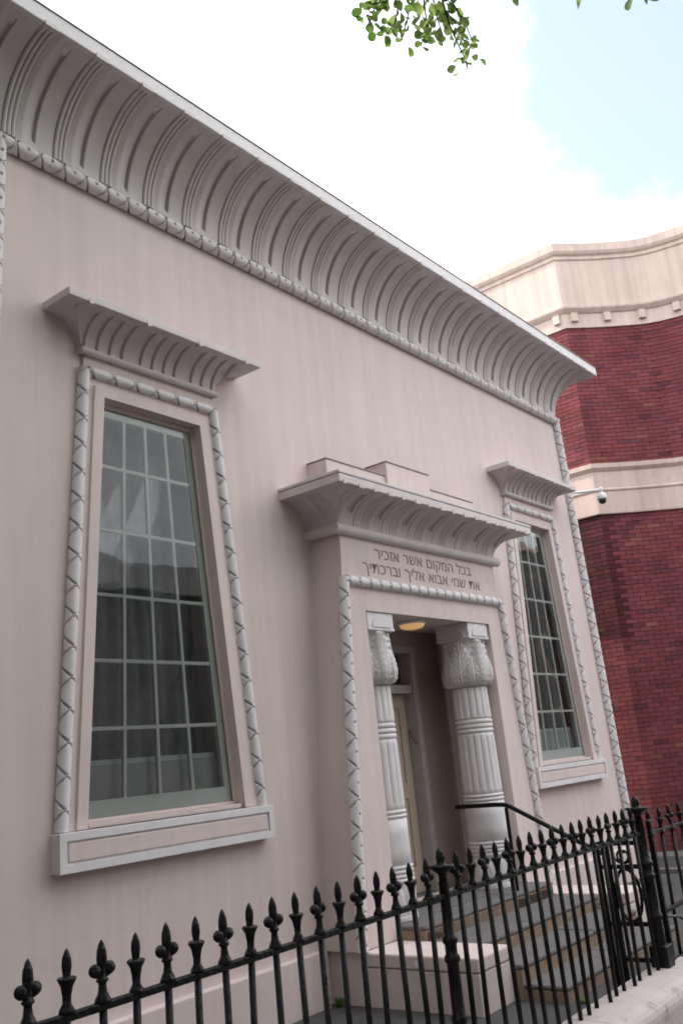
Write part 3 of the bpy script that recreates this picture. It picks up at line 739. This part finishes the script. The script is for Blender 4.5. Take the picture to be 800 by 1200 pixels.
GP = thing('gate_pier', 'openwork black iron gate pier with urn finial at the end of the railings', 'gate post', (2.02, YF, -1.23))
big_post(GP, 2.02, YF, -0.165, 0.035)
obj('post_base', bbox(2.02-0.06, 2.02+0.06, YF-0.06, YF+0.06, -1.25, -1.10, 0.01), IRON, GP)
for y in (-2.13, -2.06):
    obj('rear_post', tube([(2.02, y, -1.49), (2.02, y, -0.47)], 0.026, 10), IRON, GP)
for z in (-0.47, -0.62, -0.98, -1.2):
    obj('cross_bar', bbox(2.02-0.012, 2.02+0.012, -2.40, -2.06, z-0.014, z+0.014, 0.004), IRON, GP)
ov = [(2.02, -2.245+0.085*math.cos(a), -0.80+0.165*math.sin(a)) for a in np.linspace(0, 2*PI, 33)]
obj('oval_scroll', tube(ov, 0.012, 8), IRON, GP)
for s_ in (-1, 1):
    sc_pts = [(2.02, -2.245+s_*(0.012+0.05*t)*math.cos(6*t), -0.545+(0.012+0.05*t)*math.sin(6*t)) for t in np.linspace(0.1, 1, 18)]
    obj('scroll', tube(sc_pts, 0.008, 6), IRON, GP)
# gate (two leaves)
for leaf, (ga, gb) in enumerate(((2.17, 3.03), (3.075, 3.94))):
    G = thing('iron_gate', ('closed black iron gate leaf hung on the pier at the end of the railings', 'far black iron gate leaf nearer the right edge, mostly out of frame')[leaf], 'gate', ((ga+gb)/2, YF, -1.23), 'gate leaves')
    obj('stile', bbox(ga, ga+0.035, YF-0.017, YF+0.017, -1.30, -0.36, 0.005), IRON, G)
    obj('stile', bbox(gb-0.035, gb, YF-0.017, YF+0.017, -1.30, -0.36, 0.005), IRON, G)
    for z in (-0.43, -0.93, -1.24):
        obj('gate_rail', bbox(ga+0.034, gb-0.034, YF-0.011, YF+0.011, z-0.014, z+0.014, 0.004), IRON, G)
    for i in range(5):
        x = ga+0.165+i*0.135 if False else ga+0.02+(gb-ga-0.04)*(i+0.0)/4
        o = picket(G, x, i % 2, z=ZR-0.045+0.0)
    obj('brace', tube([(ga+0.03, YF-0.006, -0.96), (ga+0.25, YF-0.006, -1.0), (gb-0.05, YF-0.006, -1.22)], 0.010, 6), IRON, G)
big_post(thing('gate_pier', 'right-hand black iron gate pier just beyond the frame edge', 'gate post', (4.08, YF, -1.23)), 4.08, YF, -0.165, 0.043)

# ------------------------------------------------------------------ security camera, porch lamp
SCm = thing('security_camera', 'white dome security camera on a bracket at the right corner of the pink building', 'camera', (7.45, 0.1, 3.5))
ax0 = np.array([7.37, 0.10, 3.55]); ax1 = np.array([8.050, -0.250, 3.658])
obj('arm', tube([ax0, ax1], 0.019, 10), STEEL, SCm, smooth=True)
obj('wall_plate', bbox(7.34, 7.365, 0.03, 0.17, 3.48, 3.62, 0.005), STEEL, SCm)
e = ax1
obj('elbow', join(sphere(tuple(e), 0.036, 12, 8), tube([e, e-np.array([0, 0, 0.07])], 0.024, 10)), STEEL, SCm, smooth=True)
dm = obj('housing', lathe([(0.03, e[2]-0.05), (0.055, e[2]-0.065), (0.068, e[2]-0.09), (0.070, e[2]-0.14), (0.064, e[2]-0.15), (0.05, e[2]-0.15)], e[0], e[1], 20), STEEL, SCm, smooth=True)
obj('dome', lathe([(0.056, e[2]-0.15), (0.054, e[2]-0.175), (0.042, e[2]-0.20), (0.02, e[2]-0.213), (0.001, e[2]-0.216)], e[0], e[1], 20), SMOKED, dm, smooth=True)

LP = thing('ceiling_lamp', 'lit round ceiling lamp glowing amber above the doorway', 'lamp', (3.03, -0.10, 1.48))
obj('base_ring', lathe([(0.135, 1.479), (0.14, 1.465), (0.135, 1.452), (0.12, 1.45)], 3.03, -0.10, 28), STEEL, LP, smooth=True)
obj('diffuser', lathe([(0.124, 1.462), (0.12, 1.440), (0.10, 1.420), (0.06, 1.408), (0.001, 1.404)], 3.03, -0.10, 28), LAMPM, LP, smooth=True)

# ------------------------------------------------------------------ brick neighbour
NB = thing('brick_building', 'red brick building with cream parapet and cream band, curving beyond the lane', 'building', (11.5, 0.5, -1.52))
ctrl = [(10.30, 4.2), (10.30, 0.70), (10.62, 0.40), (10.86, 0.15), (11.10, -0.13), (11.29, -0.36), (11.42, -0.62), (11.49, -0.88), (11.54, -1.15), (11.57, -1.45), (11.58, -1.8), (11.58, -2.4)]
def resample(ctrl, step):
    pts = [np.array(p, float) for p in ctrl]; out = [pts[0]]
    for a, b in zip(pts[:-1], pts[1:]):
        n = max(1, int(round(np.linalg.norm(b-a)/step)))
        for i in range(1, n+1): out.append(a+(b-a)*i/n)
    return out
path = [np.array(p, float) for p in ctrl]
cum = np.concatenate([[0], np.cumsum([np.linalg.norm(b-a) for a, b in zip(path[:-1], path[1:])])])
def at(s):
    s = min(max(s, 0), cum[-1]-1e-6); i = int(np.searchsorted(cum, s, side='right')-1); t = (s-cum[i])/(cum[i+1]-cum[i])
    d = path[i+1]-path[i]; d = d/np.linalg.norm(d)
    return path[i]+(path[i+1]-path[i])*t, d
def off_path(o):
    """offset the plan outwards (towards -x / the lane)"""
    res = []
    for i, p in enumerate(path):
        a = path[max(i-1, 0)]; b = path[min(i+1, len(path)-1)]
        d1 = (p-a); d2 = (b-p)
        ns = []
        for d in (d1, d2):
            L = np.linalg.norm(d)
            if L > 1e-9: d = d/L; ns.append(np.array([d[1], -d[0]]))
        n = sum(ns); n = n/np.linalg.norm(n); k = 1/max(0.5, n@ns[0])
        res.append(p+n*o*k)
    return res
def sweep(profile):
    rings = []
    offs = {o: off_path(o) for o, z in profile}
    for i in range(len(path)):
        rings.append([(*offs[o][i], z) for o, z in profile])
    return loft(rings)
body = [tuple(p) for p in off_path(-0.012)]
plan = body+[(20, -2.4), (20, 12), (10.312, 12)]
V = [(x, y, -1.52) for x, y in plan]+[(x, y, 8.8) for x, y in plan]; n = len(plan)
F = [(i, (i+1) % n, (i+1) % n+n, i+n) for i in range(n)]+[tuple(range(n, 2*n))]
NW = fixnormals(obj('wall', (V, F), MORTAR, NB))
fixnormals(obj('band', sweep([(-0.1, 3.86), (0.035, 3.86), (0.04, 3.875), (0.04, 4.255), (0.055, 4.265), (0.06, 4.29), (0.035, 4.31), (0.035, 4.60), (0.06, 4.63), (0.085, 4.665), (0.09, 4.74), (-0.1, 4.745)]), CREAM, NB))
fixnormals(obj('parapet', sweep([(-0.1, 7.32), (0.03, 7.32), (0.03, 7.59), (0.05, 7.60), (0.075, 7.63), (0.105, 7.67), (0.11, 7.70), (0.03, 7.72), (0.03, 8.66), (0.055, 8.68), (0.055, 8.74), (0.09, 8.77), (0.115, 8.82), (0.12, 8.97), (0.05, 8.99), (-0.25, 8.99), (-0.25, 7.4)]), CREAM, NB))
s_corner = cum[1]
for s in (s_corner-0.13, s_corner+0.16, s_corner+0.78, s_corner+1.42, s_corner+2.05):
    p, d = at(s); nrm = np.array([d[1], -d[0]])
    V = []
    for z in (7.43, 7.585):
        for a, b in ((-0.06, 0.02), (0.06, 0.02), (0.06, 0.085), (-0.06, 0.085)):
            q = p+d*a+nrm*b; V.append((q[0], q[1], z))
    fixnormals(obj('dentil', (V, [(0, 1, 2, 3), (4, 5, 6, 7), (0, 1, 5, 4), (1, 2, 6, 5), (2, 3, 7, 6), (3, 0, 4, 7)]), CREAM, NB))
# bricks, course by course
COURSE, BL = 0.0715, 0.225
def tint(s, z):
    base = np.array([0.172, 0.048, 0.054])
    k = rng.normal(1.0, 0.07)
    q = rng.random()
    if q < 0.016: base = np.array([0.20, 0.07, 0.062])
    elif q < 0.12: base = np.array([0.115, 0.038, 0.045])
    elif q < 0.25: base = np.array([0.172, 0.042, 0.044])
    if s < s_corner+0.02 and 1.75 < z < 3.86: base = base*0.5     # darker panel on the side face below the band
    return np.clip(base*k, 0.02, 0.6)
blist = []
nz = 0
for z0, z1 in ((-1.52, 3.86), (4.745, 7.32)):
    nc = int(round((z1-z0)/COURSE)); ch = (z1-z0)/nc
    for i in range(nc):
        z = z0+i*ch
        h2 = BL/2 if i % 2 else 0.0
        cuts = [s_corner-h2-k*BL for k in range(11)]
        if h2: blist.append((s_corner-h2, z, ch, h2)); blist.append((s_corner, z, ch, h2))
        for k in range(11): blist.append((s_corner-h2-(k+1)*BL, z, ch, BL))
        q = s_corner+h2
        while q < cum[-1]-0.5: blist.append((q, z, ch, BL)); q += BL
def brick_verts(s, z, ch, bl):
    V = []; dj = rng.uniform(-0.002, 0.003)
    ga = 0.0005 if abs(s-s_corner) < 1e-6 else 0.004; gb = 0.0005 if abs(s+bl-s_corner) < 1e-6 else 0.004
    A, da = at(s+ga); B, db = at(s+bl-gb)
    for zz in (z+0.004, z+ch-0.004):
        for p, d in ((A, da), (B, db)):
            nrm = np.array([d[1], -d[0]])
            for o in (-0.03, 0.0+dj):
                q = p+nrm*o; V.append((q[0], q[1], zz))
    return V
BF = [(1, 3, 7, 5), (4, 5, 7, 6), (0, 2, 3, 1), (0, 1, 5, 4), (2, 6, 7, 3)]
def brick_mesh(items, name):
    V, F, T = [], [], []
    for s, z, ch, bl in items:
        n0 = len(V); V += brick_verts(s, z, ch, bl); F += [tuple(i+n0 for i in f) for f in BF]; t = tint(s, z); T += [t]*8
    me = mesh_from(name, np.array(V)-ORG[NB], F, BRICK)
    at_ = me.color_attributes.new('tint', 'FLOAT_COLOR', 'POINT')
    at_.data.foreach_set('color', np.concatenate([np.array(T), np.ones((len(T), 1))], 1).astype(np.float32).ravel())
    return me
def px(P):
    d = np.array(P, float)-CAM; zz = d@fw
    return 400+FPX*(d@cr)/zz, 600-FPX*(d@cu)/zz
def area(b):
    V = brick_verts(*b); f = [px(V[i]) for i in (1, 3, 7, 5)]
    c = np.mean(f, 0)
    if not (645 < c[0] < 805 and 360 < c[1] < 1000): return 0
    return abs(sum(f[i][0]*f[(i+1) % 4][1]-f[(i+1) % 4][0]*f[i][1] for i in range(4)))/2
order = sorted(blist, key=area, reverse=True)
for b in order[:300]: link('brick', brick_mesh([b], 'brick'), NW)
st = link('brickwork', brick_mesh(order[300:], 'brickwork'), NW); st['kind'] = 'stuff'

# ------------------------------------------------------------------ street tree (stands behind the camera; a branch hangs into view)
TR = thing('street_tree', 'leafy green street tree whose branch hangs into the top of the picture', 'tree', (-3.2, -7.4, -1.55))
trunk = [(-3.2, -7.4, -1.6), (-3.22, -7.35, 0.0), (-3.1, -7.2, 1.6), (-3.0, -6.9, 3.0), (-3.1, -6.6, 4.4), (-3.0, -6.4, 5.6)]
obj('trunk', tube(trunk, [0.19, 0.16, 0.14, 0.12, 0.09, 0.05], 14), BARK, TR, smooth=True)
def ray(x, y):
    v = fw+cr*(x-400)/FPX-cu*(y-600)/FPX; return v/np.linalg.norm(v)
tip_a = CAM+ray(492, 45)*4.5
root = np.array([-3.0, -6.8, 3.5])
mid = np.array([-1.55, -4.6, 4.35])
mainb = bez(root, mid+np.array([0, -0.4, 0.5]), CAM+ray(470, -120)*4.3, 9)
LB = obj('branch', tube(mainb, np.linspace(0.05, 0.012, len(mainb)), 8), BARK, TR, smooth=True)
def leaf_mesh(seed):
    r = random.Random(seed); P = []
    outline = [(0, 0), (0.012, 0.012), (0.021, 0.024), (0.024, 0.036), (0.020, 0.048), (0.009, 0.057), (0, 0.059), (-0.009, 0.057), (-0.020, 0.048), (-0.024, 0.036), (-0.021, 0.024), (-0.012, 0.012)]
    V = [(x*r.uniform(.9, 1.1), y, 0.35*abs(x)+0.10*math.sin(y*30)*0.05) for x, y in outline]+[(0, 0.03, -0.002)]
    F = [(i, (i+1) % 12, 12) for i in range(12)]
    return mesh_from('leaf', V, F, LEAF, True)
LM = [leaf_mesh(i) for i in range(6)]
def add_leaf(p, direction, size):
    o = link('leaf', random.choice(LM), LB, tuple(np.array(p)-ORG[LB]))
    v = Vector(direction).normalized()
    q = v.to_track_quat('Y', 'Z')
    o.rotation_mode = 'QUATERNION'
    from mathutils import Quaternion
    o.rotation_quaternion = q @ Quaternion((0, 1, 0), random.uniform(-1.3, 1.3))
    o.scale = (size,)*3
twig_px = [((470, -60), [(455, -15), (438, 12), (424, 22)]), ((470, -60), [(470, -10), (462, 28), (450, 44)]), ((480, -60), [(495, -10), (500, 30), (492, 58)]),
           ((490, -60), [(515, -10), (526, 28), (540, 60), (548, 74)]), ((490, -60), [(525, -5), (545, 28), (553, 48)]), ((480, -60), [(505, -12), (512, 22), (520, 44)]),
           ((470, -60), [(450, -20), (436, -2), (422, 14)]), ((480, -60), [(485, -8), (478, 18), (472, 40)])]
twigs = []
for k, (a, pts) in enumerate(twig_px):
    dist = 4.35+0.06*k
    base = CAM+ray(a[0], a[1]-40)*4.33
    P = [base]+[CAM+ray(x, y)*(dist+0.05*i) for i, (x, y) in enumerate(pts)]
    twigs.append(tube(P, np.linspace(0.006, 0.0018, len(P)), 5))
    for i in range(1, len(P)):
        for t in np.linspace(0.08, 1.0, 11):
            p = np.array(P[i-1])*(1-t)+np.array(P[i])*t+rng.normal(0, 0.028, 3)
            d = (np.array(P[i])-np.array(P[i-1])); d /= np.linalg.norm(d)
            add_leaf(p, d*0.6+rng.normal(0, 0.7, 3)+np.array([0, 0, -0.25]), rng.uniform(0.6, 0.98))
obj('twig', join(*twigs), BARK, LB, smooth=True)
tw2 = []
for x, y in ((606, -4), (618, -12), (681, 0), (700, -14), (741, 2), (760, -6), (770, -10)):
    p = CAM+ray(x, y-8)*4.2; tw2.append(tube([CAM+ray(690, -150)*4.2, CAM+ray(x, y-40)*4.2, p], [0.008, 0.004, 0.002], 5))
    add_leaf(p, -cu+0.3*cr*random.uniform(-1, 1), 1.05)
obj('twig', join(*tw2), BARK, LB, smooth=True)
# crown above and behind the viewer
lv, lf = [], []
base_leaf = np.array([(0, 0, 0), (0.03, 0.04, 0.01), (0, 0.075, 0), (-0.03, 0.04, 0.01)])*2.0
limbs = []
for k in range(26):
    a = 2*PI*k/13+0.3; rr = random.uniform(1.6, 4.2); zz = random.uniform(4.2, 8.6)
    tip = np.array([-3.0+rr*math.cos(a)*1.25, -6.6+rr*math.sin(a)*0.8, zz])
    st_ = np.array(trunk[3 if k % 2 else 4]); limbs.append(tube(bez(st_, (st_+tip)/2+np.array([0, 0, 0.5]), tip, 6), np.linspace(0.05, 0.012, 6), 6))
    for c in range(9):
        cc = tip+rng.normal(0, 0.65, 3)
        for _ in range(60):
            p = cc+rng.normal(0, 0.28, 3)
            d = p-CAM; zc = d@fw
            if zc > 0.1:
                X, Y = 400+FPX*(d@cr)/zc, 600-FPX*(d@cu)/zc
                if -60 < X < 860 and -40 < Y < 1260: continue
            q, _r = np.linalg.qr(rng.normal(0, 1, (3, 3)))
            n0 = len(lv); lv += [tuple(p+q@b) for b in base_leaf]; lf.append((n0, n0+1, n0+2, n0+3))
obj('limb', join(*limbs), BARK, TR, smooth=True)
co = obj('crown', (lv, lf), LEAF, TR); co['kind'] = 'stuff'

# weeds at the foot of the steps
def weed(label, x, y, z, n, h):
    W = thing('weed', label, 'plant', (x, y, z), 'weeds in the yard')
    V, F = [], []
    for _ in range(n):
        a = random.uniform(0, 2*PI); l = h*random.uniform(.5, 1.1); b = random.uniform(.2, .7)
        p0 = np.array([x+random.uniform(-.03, .03), y+random.uniform(-.03, .03), z]); d = np.array([math.cos(a)*b, math.sin(a)*b, 1.0])
        s = np.array([-math.sin(a), math.cos(a), 0])*0.012
        n0 = len(V); p1 = p0+d*l*.6; p2 = p0+d*l+np.array([0, 0, -.2*l])
        V += [p0-s*.4, p0+s*.4, p1+s, p1-s, p2]; F += [(n0, n0+1, n0+2, n0+3), (n0+3, n0+2, n0+4)]
    obj('foliage', (V, F), LEAF, W)
weed('small green weed growing where the wall plinth meets the left step block', C0-1.60, -0.12, -1.49, 22, 0.09)
weed('small green weed beside the front corner of the left step block', C0-1.02, -1.80, -1.49, 18, 0.05)

# ------------------------------------------------------------------ terrace across the street (seen only as a reflection)
OP = thing('terrace_house', 'grey brick terrace across the street, seen only as a reflection in the windows', 'building', (15, -17, -1.6))
def brk(name, c1, c2, cm):
    m = bpy.data.materials.new(name); m.use_nodes = True
    n, l = m.node_tree.nodes, m.node_tree.links; b = n['Principled BSDF']; b.inputs['Roughness'].default_value = 0.9
    g = n.new('ShaderNodeNewGeometry'); mp = n.new('ShaderNodeMapping'); mp.inputs['Rotation'].default_value = (PI/2, 0, 0); l.new(g.outputs['Position'], mp.inputs['Vector'])
    t = n.new('ShaderNodeTexBrick'); t.inputs['Scale'].default_value = 4; t.inputs['Color1'].default_value = (*c1, 1); t.inputs['Color2'].default_value = (*c2, 1); t.inputs['Mortar'].default_value = (*cm, 1)
    l.new(mp.outputs[0], t.inputs['Vector']); l.new(t.outputs[0], b.inputs['Base Color'])
    return m
TB = brk('terrace_brick', (0.12, 0.108, 0.112), (0.095, 0.086, 0.09), (0.15, 0.14, 0.14))
fixnormals(obj('wall', box(5, 26, -26, -17, -1.6, 6.0), TB, OP))
fixnormals(obj('roof', ([(4.7, -26.3, 6.0), (26.3, -26.3, 6.0), (26.3, -16.7, 6.0), (4.7, -16.7, 6.0), (4.7, -21.5, 8.4), (26.3, -21.5, 8.4)], [(0, 1, 5, 4), (3, 4, 5, 2), (0, 4, 3), (1, 2, 5), (0, 3, 2, 1)]), ROOFM, OP))
for i in range(5):
    for z in (0.0, 3.2):
        x = 7.2+4.2*i
        wv = obj('window', box(x-0.65, x+0.65, -17.02, -16.96, z, z+2.0), INK, OP)
        obj('pane', box(x-0.55, x+0.55, -16.97, -16.95, z+0.1, z+1.9), SMOKED, wv)

# unseen house added left of the yard to shade the left-facing surfaces
LH = thing('added_side_house', 'unseen brick house left of the yard, added to shade left-facing surfaces', 'building', (-8, 2, -1.6))
fixnormals(obj('wall', box(-13, -3.75, -2.6, 11, -1.6, 8.2), TB, LH))
obj('parapet', bbox(-13.1, -3.66, -2.7, 11, 8.2, 8.6, 0.03), CREAM, LH)
for x in (-11.2, -8.4, -5.6):
    for z in (0.0, 4.0):
        wv = obj('window', box(x-0.6, x+0.6, -2.64, -2.58, z, z+2.1), DOORP, LH)
        obj('pane', box(x-0.5, x+0.5, -2.66, -2.639, z+0.1, z+2.0), SMOKED, wv)

WH = thing('warehouse', 'tall grey brick warehouse farther along the opposite side of the street', 'building', (44, -17, -1.6))
fixnormals(obj('wall', box(27.5, 62, -28, -17, -1.6, 10.5), TB, WH))
obj('parapet', bbox(27.4, 62.1, -28.1, -16.9, 10.5, 10.9, 0.03), CREAM, WH)
for i in range(8):
    for z in (0.0, 3.6, 7.0):
        x = 30+4*i
        wv = obj('window', box(x-0.8, x+0.8, -17.02, -16.96, z, z+2.2), DOORP, WH)
        obj('pane', box(x-0.7, x+0.7, -16.97, -16.94, z+0.1, z+2.1), SMOKED, wv)
# unseen second tree farther left, added to shade the left-facing surfaces
T2 = TR.copy(); sc.collection.objects.link(T2); T2.location = TR.location+Vector((-6.6, -0.2, 0.3)); T2.rotation_euler = (0, 0, 2.2)
T2['label'] = 'unseen second leafy tree farther left along the kerb, added for its shade'
TR['group'] = T2['group'] = 'street trees along the kerb'
for ch in TR.children:
    if ch.name.startswith('branch'): continue
    c = ch.copy(); sc.collection.objects.link(c); c.parent = T2

OB = thing('added_shade_block', 'unseen tall grey brick block across the street, added to cut low sky light from the left', 'building', (-18, -16.5, -1.6))  # unseen block added to hold back low sky light from the left
fixnormals(obj('wall', box(-48, 4.2, -30, -16.5, -1.6, 15.0), TB, OB))
obj('parapet', bbox(-48.1, 4.3, -30.1, -16.4, 15.0, 15.5, 0.03), CREAM, OB)
for i in range(12):
    for z in (0.0, 3.6, 7.2, 10.8):
        x = -45+4*i
        wv = obj('window', box(x-0.8, x+0.8, -16.52, -16.46, z, z+2.2), DOORP, OB)
        obj('pane', box(x-0.7, x+0.7, -16.47, -16.44, z+0.1, z+2.1), SMOKED, wv)
